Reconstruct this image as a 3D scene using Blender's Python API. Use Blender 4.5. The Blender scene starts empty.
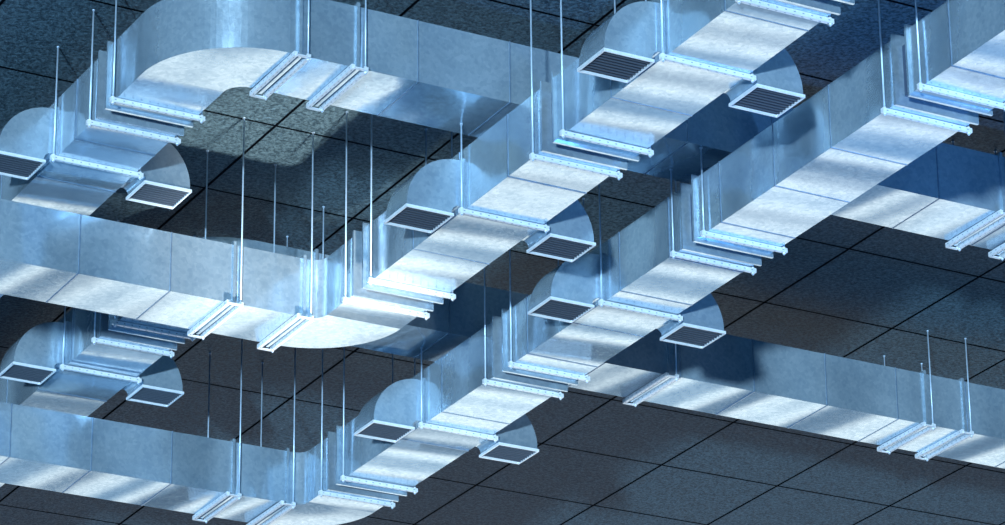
import bpy, bmesh, math, random
from mathutils import Matrix, Vector
random.seed(3)
scn=bpy.context.scene
scn.view_settings.view_transform='Standard'
COL=bpy.context.collection
CEIL=2.1
# ---------------------------------------------------------------- materials
def nt(name):
    m=bpy.data.materials.new(name); m.use_nodes=True
    n=m.node_tree.nodes; l=m.node_tree.links
    return m,n,l,n['Principled BSDF']
def metal_mat(name,c1,c2,metallic=.8,rough=.27,bump=.25,spangle=9.0,axis=None,bscale=.8):
    m,n,l,p=nt(name)
    tc=n.new('ShaderNodeTexCoord')
    v=n.new('ShaderNodeTexVoronoi'); v.inputs['Scale'].default_value=spangle*3
    nz=n.new('ShaderNodeTexNoise'); nz.inputs['Scale'].default_value=2.2; nz.inputs['Detail'].default_value=8; nz.inputs['Roughness'].default_value=.8
    l.new(tc.outputs['Object'],v.inputs['Vector']); l.new(tc.outputs['Object'],nz.inputs['Vector'])
    sep=n.new('ShaderNodeSeparateColor'); l.new(v.outputs['Color'],sep.inputs['Color'])
    mx=n.new('ShaderNodeMath'); mx.operation='MULTIPLY_ADD'; mx.inputs[1].default_value=.18
    l.new(sep.outputs[0],mx.inputs[0]); 
    m2=n.new('ShaderNodeMath'); m2.operation='MULTIPLY'; m2.inputs[1].default_value=.86
    l.new(nz.outputs['Fac'],m2.inputs[0]); l.new(m2.outputs[0],mx.inputs[2])
    r=n.new('ShaderNodeValToRGB'); r.color_ramp.elements[0].position=.36; r.color_ramp.elements[1].position=.68
    r.color_ramp.elements[0].color=(*c1,1); r.color_ramp.elements[1].color=(*c2,1)
    l.new(mx.outputs[0],r.inputs[0]); l.new(r.outputs[0],p.inputs['Base Color'])
    p.inputs['Metallic'].default_value=metallic
    rr=n.new('ShaderNodeMapRange'); rr.inputs['To Min'].default_value=rough-.04; rr.inputs['To Max'].default_value=rough+.06
    l.new(sep.outputs[1],rr.inputs['Value']); l.new(rr.outputs[0],p.inputs['Roughness'])
    if bump>0:
        big=n.new('ShaderNodeTexNoise'); big.inputs['Detail'].default_value=0; big.inputs['Scale'].default_value=bscale
        if axis:   # gentle transverse oil-canning of the sheets
            d=n.new('ShaderNodeVectorMath'); d.operation='DOT_PRODUCT'; d.inputs[1].default_value=axis
            l.new(tc.outputs['Object'],d.inputs[0])
            big.noise_dimensions='1D'; l.new(d.outputs['Value'],big.inputs['W'])
        else: l.new(tc.outputs['Object'],big.inputs['Vector'])
        b=n.new('ShaderNodeBump'); b.inputs['Strength'].default_value=1; b.inputs['Distance'].default_value=bump
        l.new(big.outputs['Fac'],b.inputs['Height']); l.new(b.outputs[0],p.inputs['Normal'])
    return m
c1,c2=(.41,.56,.68),(.61,.76,.86)
M_DUCT=metal_mat('galvanised_sheet',c1,c2,.72,.18,.20,bscale=.8)
M_DUCTA=metal_mat('galvanised_sheet_long',c1,c2,.72,.18,.23,axis=(.12,1,.1),bscale=1.0)
M_DUCTB=metal_mat('galvanised_sheet_cross',c1,c2,.72,.18,.29,axis=(1,.25,.1),bscale=1.0)
M_SEAM=metal_mat('sheet_seam',(.20,.30,.42),(.30,.40,.52),.7,.35,0)
M_STRUT=metal_mat('zinc_strut',(.70,.77,.83),(.84,.88,.92),.3,.4,0)
M_ROD=metal_mat('zinc_rod',(.42,.56,.70),(.56,.68,.80),.45,.4,0)
def plain(name,c,rough=.6,metallic=0):
    m,n,l,p=nt(name); p.inputs['Base Color'].default_value=(*c,1); p.inputs['Roughness'].default_value=rough; p.inputs['Metallic'].default_value=metallic
    nz=n.new('ShaderNodeTexNoise'); nz.inputs['Scale'].default_value=30
    b=n.new('ShaderNodeBump'); b.inputs['Strength'].default_value=.1
    l.new(nz.outputs['Fac'],b.inputs['Height']); l.new(b.outputs[0],p.inputs['Normal'])
    return m
M_GRILLESHADE=plain('grille_shade',(.008,.014,.025),.8)  # near-black sheet behind the slats, painted as the shade inside the outlet
M_HOLESHADE=plain('strut_hole_shade',(.22,.27,.33),.8)  # raised darker boxes, painted as the shade in the strut holes
M_SLAT=plain('grille_slat',(.045,.062,.088),.6,.0)
M_GAPSHADE=plain('shaded_connector',(.03,.05,.09),.7)  # inset connector, its colour darkened to stand for shadows cast by the bars
# ceiling
PITCH=1.8; OX=.3; OY=.4
def ceil_mat():
    m,n,l,p=nt('acoustic_ceiling_tile')
    tc=n.new('ShaderNodeTexCoord'); sp=n.new('ShaderNodeSeparateXYZ'); l.new(tc.outputs['Object'],sp.inputs[0])
    outs=[]
    for i,o in ((0,OX),(1,OY)):
        a=n.new('ShaderNodeMath'); a.operation='ADD'; a.inputs[1].default_value=100*PITCH-o; l.new(sp.outputs[i],a.inputs[0])
        q=n.new('ShaderNodeMath'); q.operation='PINGPONG'; q.inputs[1].default_value=PITCH/2; l.new(a.outputs[0],q.inputs[0]); outs.append(q)
    mn=n.new('ShaderNodeMath'); mn.operation='MINIMUM'; l.new(outs[0].outputs[0],mn.inputs[0]); l.new(outs[1].outputs[0],mn.inputs[1])
    line=n.new('ShaderNodeMapRange'); line.inputs['From Min'].default_value=.013; line.inputs['From Max'].default_value=.023; l.new(mn.outputs[0],line.inputs['Value'])
    nz=n.new('ShaderNodeTexNoise'); nz.inputs['Scale'].default_value=27; nz.inputs['Detail'].default_value=3; nz.inputs['Roughness'].default_value=.7
    l.new(tc.outputs['Object'],nz.inputs['Vector'])
    r=n.new('ShaderNodeValToRGB'); r.color_ramp.elements[0].position=.38; r.color_ramp.elements[1].position=.70
    r.color_ramp.elements[0].color=(.018,.036,.050,1); r.color_ramp.elements[1].color=(.105,.175,.215,1)
    l.new(nz.outputs['Fac'],r.inputs[0])
    mix=n.new('ShaderNodeMix'); mix.data_type='RGBA'; mix.inputs['A'].default_value=(.002,.003,.005,1)
    l.new(line.outputs[0],mix.inputs['Factor']); l.new(r.outputs[0],mix.inputs['B']); l.new(mix.outputs['Result'],p.inputs['Base Color'])
    p.inputs['Roughness'].default_value=.42
    sc=n.new('ShaderNodeMath'); sc.operation='MULTIPLY'; sc.inputs[1].default_value=.12; l.new(line.outputs[0],sc.inputs[0]); l.new(sc.outputs[0],p.inputs['Specular IOR Level'])
    b=n.new('ShaderNodeBump'); b.inputs['Strength'].default_value=.6; b.inputs['Distance'].default_value=.03
    l.new(nz.outputs['Fac'],b.inputs['Height']); l.new(b.outputs[0],p.inputs['Normal'])
    return m
M_CEIL=ceil_mat()
# ---------------------------------------------------------------- mesh helpers
def box(bm,x0,x1,y0,y1,z0,z1,mat=0):
    vs=[bm.verts.new(p) for p in ((x0,y0,z0),(x1,y0,z0),(x1,y1,z0),(x0,y1,z0),(x0,y0,z1),(x1,y0,z1),(x1,y1,z1),(x0,y1,z1))]
    for f in ((0,3,2,1),(4,5,6,7),(0,1,5,4),(1,2,6,5),(2,3,7,6),(3,0,4,7)):
        fc=bm.faces.new([vs[i] for i in f]); fc.material_index=mat
def cyl(bm,x,y,z0,z1,r,n=8,mat=0):
    a=[bm.verts.new((x+r*math.cos(2*math.pi*i/n),y+r*math.sin(2*math.pi*i/n),z0)) for i in range(n)]
    b=[bm.verts.new((v.co.x,v.co.y,z1)) for v in a]
    for i in range(n):
        f=bm.faces.new((a[i],a[(i+1)%n],b[(i+1)%n],b[i])); f.material_index=mat; f.smooth=True
    bm.faces.new(a[::-1]).material_index=mat; bm.faces.new(b).material_index=mat
def obj(name,bm,mats,parent=None):
    bmesh.ops.recalc_face_normals(bm,faces=bm.faces)
    me=bpy.data.meshes.new(name); bm.to_mesh(me); bm.free()
    for m in mats: me.materials.append(m)
    o=bpy.data.objects.new(name,me); COL.objects.link(o)
    if parent: o.parent=parent
    return o
def sweep(bm,st,w,z0,z1,mat=0,grow=0):
    """st: list of (pt, normal) stations, rectangular section"""
    h=w/2+grow; rings=[]
    for (x,y),(nx,ny) in st:
        rings.append([bm.verts.new(p) for p in ((x+nx*h,y+ny*h,z0-grow),(x-nx*h,y-ny*h,z0-grow),(x-nx*h,y-ny*h,z1+grow),(x+nx*h,y+ny*h,z1+grow))])
    for a,b in zip(rings,rings[1:]):
        for i in range(4):
            f=bm.faces.new((a[i],a[(i+1)%4],b[(i+1)%4],b[i])); f.material_index=mat
    bm.faces.new(rings[0]).material_index=mat; bm.faces.new(rings[-1][::-1]).material_index=mat
W=.85
def duct(aXY,bXY,dirs,z0,z1,acl,bcl,joints_a,joints_b,aend,bend,rin):
    """aXY: (xmin) of the run parallel to Y ; bXY: (ymin) of run parallel to X."""
    par=bpy.data.objects.new('air_duct',None); COL.objects.link(par)
    xc=aXY+W/2; yc=bXY+W/2; r=rin+W/2
    if dirs=='L':   # B comes from -X, A goes to -Y
        cx,cy=aXY-rin,bXY-rin; a0,a1=90,0
    else:           # A comes from +Y, B goes to +X
        cx,cy=aXY+W+rin,bXY+W+rin; a0,a1=180,270
    arc=[]
    N=28
    for i in range(N+1):
        t=math.radians(a0+(a1-a0)*i/N); arc.append(((cx+r*math.cos(t),cy+r*math.sin(t)),(math.cos(t),math.sin(t))))
    bm=bmesh.new(); sweep(bm,arc,W,z0,z1)
    cm=bmesh.new()
    sgn=1 if aend>cy else -1
    cuts=sorted([(c+.2,c+.42) for c in acl],key=lambda q:q[0]*sgn)
    cur=cy
    for lo,hi in cuts:
        s,e=(lo,hi) if sgn>0 else (hi,lo)
        sweep(bm,[((xc,cur),(1,0)),((xc,s),(1,0))],W,z0,z1,2)
        sweep(cm,[((xc,s),(1,0)),((xc,e),(1,0))],W,z0,z1,0,-.07)
        for q in (s,e): box(bm,xc-W/2-.035,xc+W/2+.035,q-.014,q+.014,z0-.035,z1+.035)
        cur=e
    sweep(bm,[((xc,cur),(1,0)),((xc,aend),(1,0))],W,z0,z1,2)
    sweep(bm,[((cx,yc),(0,1)),((bend,yc),(0,1))],W,z0,z1,3)
    g=.005
    for y in joints_a: box(bm,xc-W/2-g,xc+W/2+g,y-.006,y+.006,z0-g,z1+g,1)
    for x in joints_b: box(bm,x-.006,x+.006,yc-W/2-g,yc+W/2+g,z0-g,z1+g,1)
    for x in bcl: box(bm,x-.016,x+.016,yc-W/2-.03,yc+W/2+.03,z0-.03,z1+.03)
    obj('sheet_metal_body',bm,[M_DUCT,M_SEAM,M_DUCTA,M_DUCTB],par); obj('shaded_connectors',cm,[M_GAPSHADE],par)
    return par
def rodtop(x,y,z0):
    if z0<.5:
        for (xa,xb,ya,yb) in PFOOT:
            if xa-.02<x<xb+.02 and ya-.02<y<yb+.02: return .9
    return CEIL
def hanger(x,y,along,z0,half=W/2+.07,twin=0):
    """trapeze: strut centred x,y; along 'x' or 'y' = direction of strut; twin = second rodless strut offset"""
    bm=bmesh.new(); h=half; t=.018; zt=z0-.004; zb=z0-.05
    def B(a0,a1,b0,b1,c0,c1,m=0):
        if along=='x': box(bm,x+a0,x+a1,y+b0,y+b1,c0,c1,m)
        else: box(bm,x+b0,x+b1,y+a0,y+a1,c0,c1,m)
    for o in ([0,twin] if twin else [0]):
        B(-h,h,o-t,o+t,zb,zt)
        k=int(2*h/.09)
        for i in range(k):
            a=-h+.05+i*(2*h-.1)/(k-1)
            B(a-.009,a+.009,o-t-.002,o+t+.002,zb+.020,zt-.018,1)
            B(a-.011,a+.011,o-.003,o+.003,zb-.002,zb+.002,1)
    if twin:
        for s in (-1,1): B(s*h-.02,s*h+.02,0,twin,zb+.004,zb+.014)
    for s in (-1,1):
        a=s*(h-.03)
        px,py=(x+a,y) if along=='x' else (x,y+a)
        cyl(bm,px,py,zb-.025,rodtop(px,py,z0),.0088,8,2)
        cyl(bm,px,py,zb-.014,zb,.016,6,0); cyl(bm,px,py,zt,zt+.014,.016,6,0)
        T=rodtop(px,py,z0); cyl(bm,px,py,T-.01,T,.016,8,2)
    obj('trapeze_hanger',bm,[M_STRUT,M_HOLESHADE,M_ROD])
def vent(xside,sgn,ya,z0):
    """curved outlet on side wall x=xside, pointing sgn; y from ya to ya+.45"""
    par=bpy.data.objects.new('air_outlet_elbow',None); COL.objects.link(par)
    yb=ya+.45; zc=z0-.03; ri=.07; ro=.56; nk=.05; N=24
    bm=bmesh.new(); rings=[]
    st=[]
    st.append(((xside,zc+ro),(xside,zc+ri)))
    for i in range(N+1):
        t=math.pi/2*i/N
        st.append(((xside+sgn*(nk+ro*math.sin(t)),zc+ro*math.cos(t)),(xside+sgn*(nk+ri*math.sin(t)),zc+ri*math.cos(t))))
    st.append(((xside+sgn*(nk+ro),zc-.03),(xside+sgn*(nk+ri),zc-.03)))
    for o,i in st:
        rings.append([bm.verts.new(p) for p in ((o[0],ya,o[1]),(o[0],yb,o[1]),(i[0],yb,i[1]),(i[0],ya,i[1]))])
    for a,b in zip(rings,rings[1:]):
        for k in range(4): bm.faces.new((a[k],a[(k+1)%4],b[(k+1)%4],b[k]))
    x0=xside+sgn*(nk+ri); x1=xside+sgn*(nk+ro); x0,x1=min(x0,x1),max(x0,x1)
    xs=sorted((xside,xside+sgn*.02)); box(bm,xs[0],xs[1],ya-.02,yb+.02,zc+ri-.02,zc+ro+.02)
    obj('curved_boot',bm,[M_DUCT],par)
    bm=bmesh.new(); z1=zc-.02; z2=z1-.03; f=.015; e=.014
    X0,X1,Y0,Y1=x0-e,x1+e,ya-e,yb+e
    box(bm,X0,X1,Y0,Y0+f,z2,z1); box(bm,X0,X1,Y1-f,Y1,z2,z1); box(bm,X0,X0+f,Y0+f,Y1-f,z2,z1); box(bm,X1-f,X1,Y0+f,Y1-f,z2,z1)
    box(bm,X0+f,X1-f,Y0+f,Y1-f,z1-.006,z1-.003,1)
    n=9
    for i in range(1,n):
        yy=Y0+f+(Y1-Y0-2*f)*i/n; box(bm,X0+f,X1-f,yy-.007,yy+.007,z2+.008,z1-.006,2)
    obj('grille',bm,[M_STRUT,M_GRILLESHADE,M_SLAT],par)
# ---------------------------------------------------------------- layout
PZ=.9; H=.65
PFOOT=[(-3.2,30,-1.65,-.8),(-4.2,-3.35,-.6,30),(-.9,30,3.9,4.75),(-1.95,-1.1,4.95,30)]
LD=[(-.95,2.2,[.96,-3.0,-6.65],[-1.15,-1.95],[-1.0,-4.8],-13),
    (1.42,7.55,[6.4,2.35,-1.6,-5.35],[1.2,.5],[4.43,.41],-13)]
for ax,by,acl,bcl,single,aend in LD:
    ja=[y*.98+.1 for y in range(-12,int(by)-1) if all(abs(y*.98+.1-(c+.3))>.4 for c in acl)]
    jb=[ax-1.1-i*1.0-.6 for i in range(10)]
    duct(ax,by,'L',0,H,acl,bcl,ja,jb,aend,ax-14,.15)
    for c in acl:
        hanger(ax+W/2,c,'x',0); hanger(ax+W/2,c+.58,'x',0)
    for c in single:
        hanger(ax+W/2,c,'x',0)
        vent(ax,-1,c+.05,0); vent(ax+W,1,c+.05,0)
    for x in bcl:
        hanger(x+.07 ,by+W/2,'y',0,twin=-.15)
PD=[(-4.2,-1.65,[0.0],[-3.05,-2.45,5.0,5.55],[1.5],14),
    (-1.95,3.9,[5.25],[-.2,4.3,7.85,8.4],[6.75],14)]
for ax,by,acl,bcl,single,aend in PD:
    ja=[by+2.7+i for i in range(10)]
    jb=[ax+2.4+i*1.0 for i in range(20)]
    duct(ax,by,'P',PZ,PZ+H,acl,bcl,ja,jb,aend,ax+26,.2)
    for c in acl:
        hanger(ax+W/2,c,'x',PZ); hanger(ax+W/2,c+.58,'x',PZ)
    for c in single:
        hanger(ax+W/2,c,'x',PZ)
        vent(ax,-1,c+.05,PZ); vent(ax+W,1,c+.05,PZ)
    for x in bcl:
        hanger(x+.07,by+W/2,'y',PZ,twin=-.14)
bm=bmesh.new(); box(bm,-25,35,-35,30,CEIL,CEIL+.2); obj('ceiling',bm,[M_CEIL])
# ---------------------------------------------------------------- light
w=bpy.data.worlds.new('world'); scn.world=w; w.use_nodes=True
n=w.node_tree.nodes; l=w.node_tree.links; bg=n['Background']
tc=n.new('ShaderNodeTexCoord')
dot=n.new('ShaderNodeVectorMath'); dot.operation='DOT_PRODUCT'; dot.inputs[1].default_value=Vector((.443,.808,-.46)).normalized()  # unseen bright lobe, added for the duct undersides to reflect
l.new(tc.outputs['Generated'],dot.inputs[0])
r=n.new('ShaderNodeValToRGB'); cr=r.color_ramp
cr.elements[0].position=.0; cr.elements[0].color=(.03,.10,.22,1)
cr.elements[1].position=.995; cr.elements[1].color=(1.0,1.0,.95,1)
e=cr.elements.new(.80); e.color=(.03,.08,.16,1)
e=cr.elements.new(.955); e.color=(.15,.225,.30,1)
l.new(dot.outputs['Value'],r.inputs[0]); l.new(r.outputs[0],bg.inputs['Color']); bg.inputs['Strength'].default_value=1.5
def sun(name,d,col,s,ang):
    L=bpy.data.lights.new(name,'SUN'); L.color=col; L.energy=s; L.angle=math.radians(ang)
    o=bpy.data.objects.new(name,L); COL.objects.link(o); o.rotation_euler=Vector(d).to_track_quat('-Z','Y').to_euler(); o.location=(-5,-8,-10)
sun('key_sun',(.58,.74,.25),(.54,.79,1.0),6.0,2)
def spot(name,loc,tgt,col,e,size,blend=1):
    L=bpy.data.lights.new(name,'SPOT'); L.color=col; L.energy=e; L.spot_size=math.radians(size); L.spot_blend=blend; L.shadow_soft_size=.3
    o=bpy.data.objects.new(name,L); COL.objects.link(o); o.location=loc; o.rotation_euler=(Vector(tgt)-Vector(loc)).to_track_quat('-Z','Y').to_euler()
spot('warm_ceiling_fill',(-1.5,-3.6,-9),(-1.5,2.7,2.1),(1,.96,.88),15000,20)  # unseen spot added to make the bright pool on the left ceiling
spot('blue_ceiling_fill',(6,-9,-8),(3.0,-5,2.1),(.14,.42,1.0),4500,60)  # unseen spot added to tint the upper right ceiling blue
spot('white_duct_fill',(3,2,-10),(2.2,4.0,0),(.95,1,.97),2400,34)  # unseen spot added to whiten the lower duct undersides
# ---------------------------------------------------------------- camera
f=3725.
A=Vector((-2200,-1600,-f)).normalized(); B=Vector((7400,-1500,-f)).normalized()
Z=B.cross(A).normalized(); A=Z.cross(B)
R=Matrix((B,A,Z))
cam=bpy.data.cameras.new('camera'); co=bpy.data.objects.new('camera',cam); COL.objects.link(co)
co.location=R@Vector((0,0,37.25)); co.rotation_euler=R.to_euler()
cam.sensor_width=36; cam.lens=f/1005*36; cam.clip_end=300
scn.camera=co
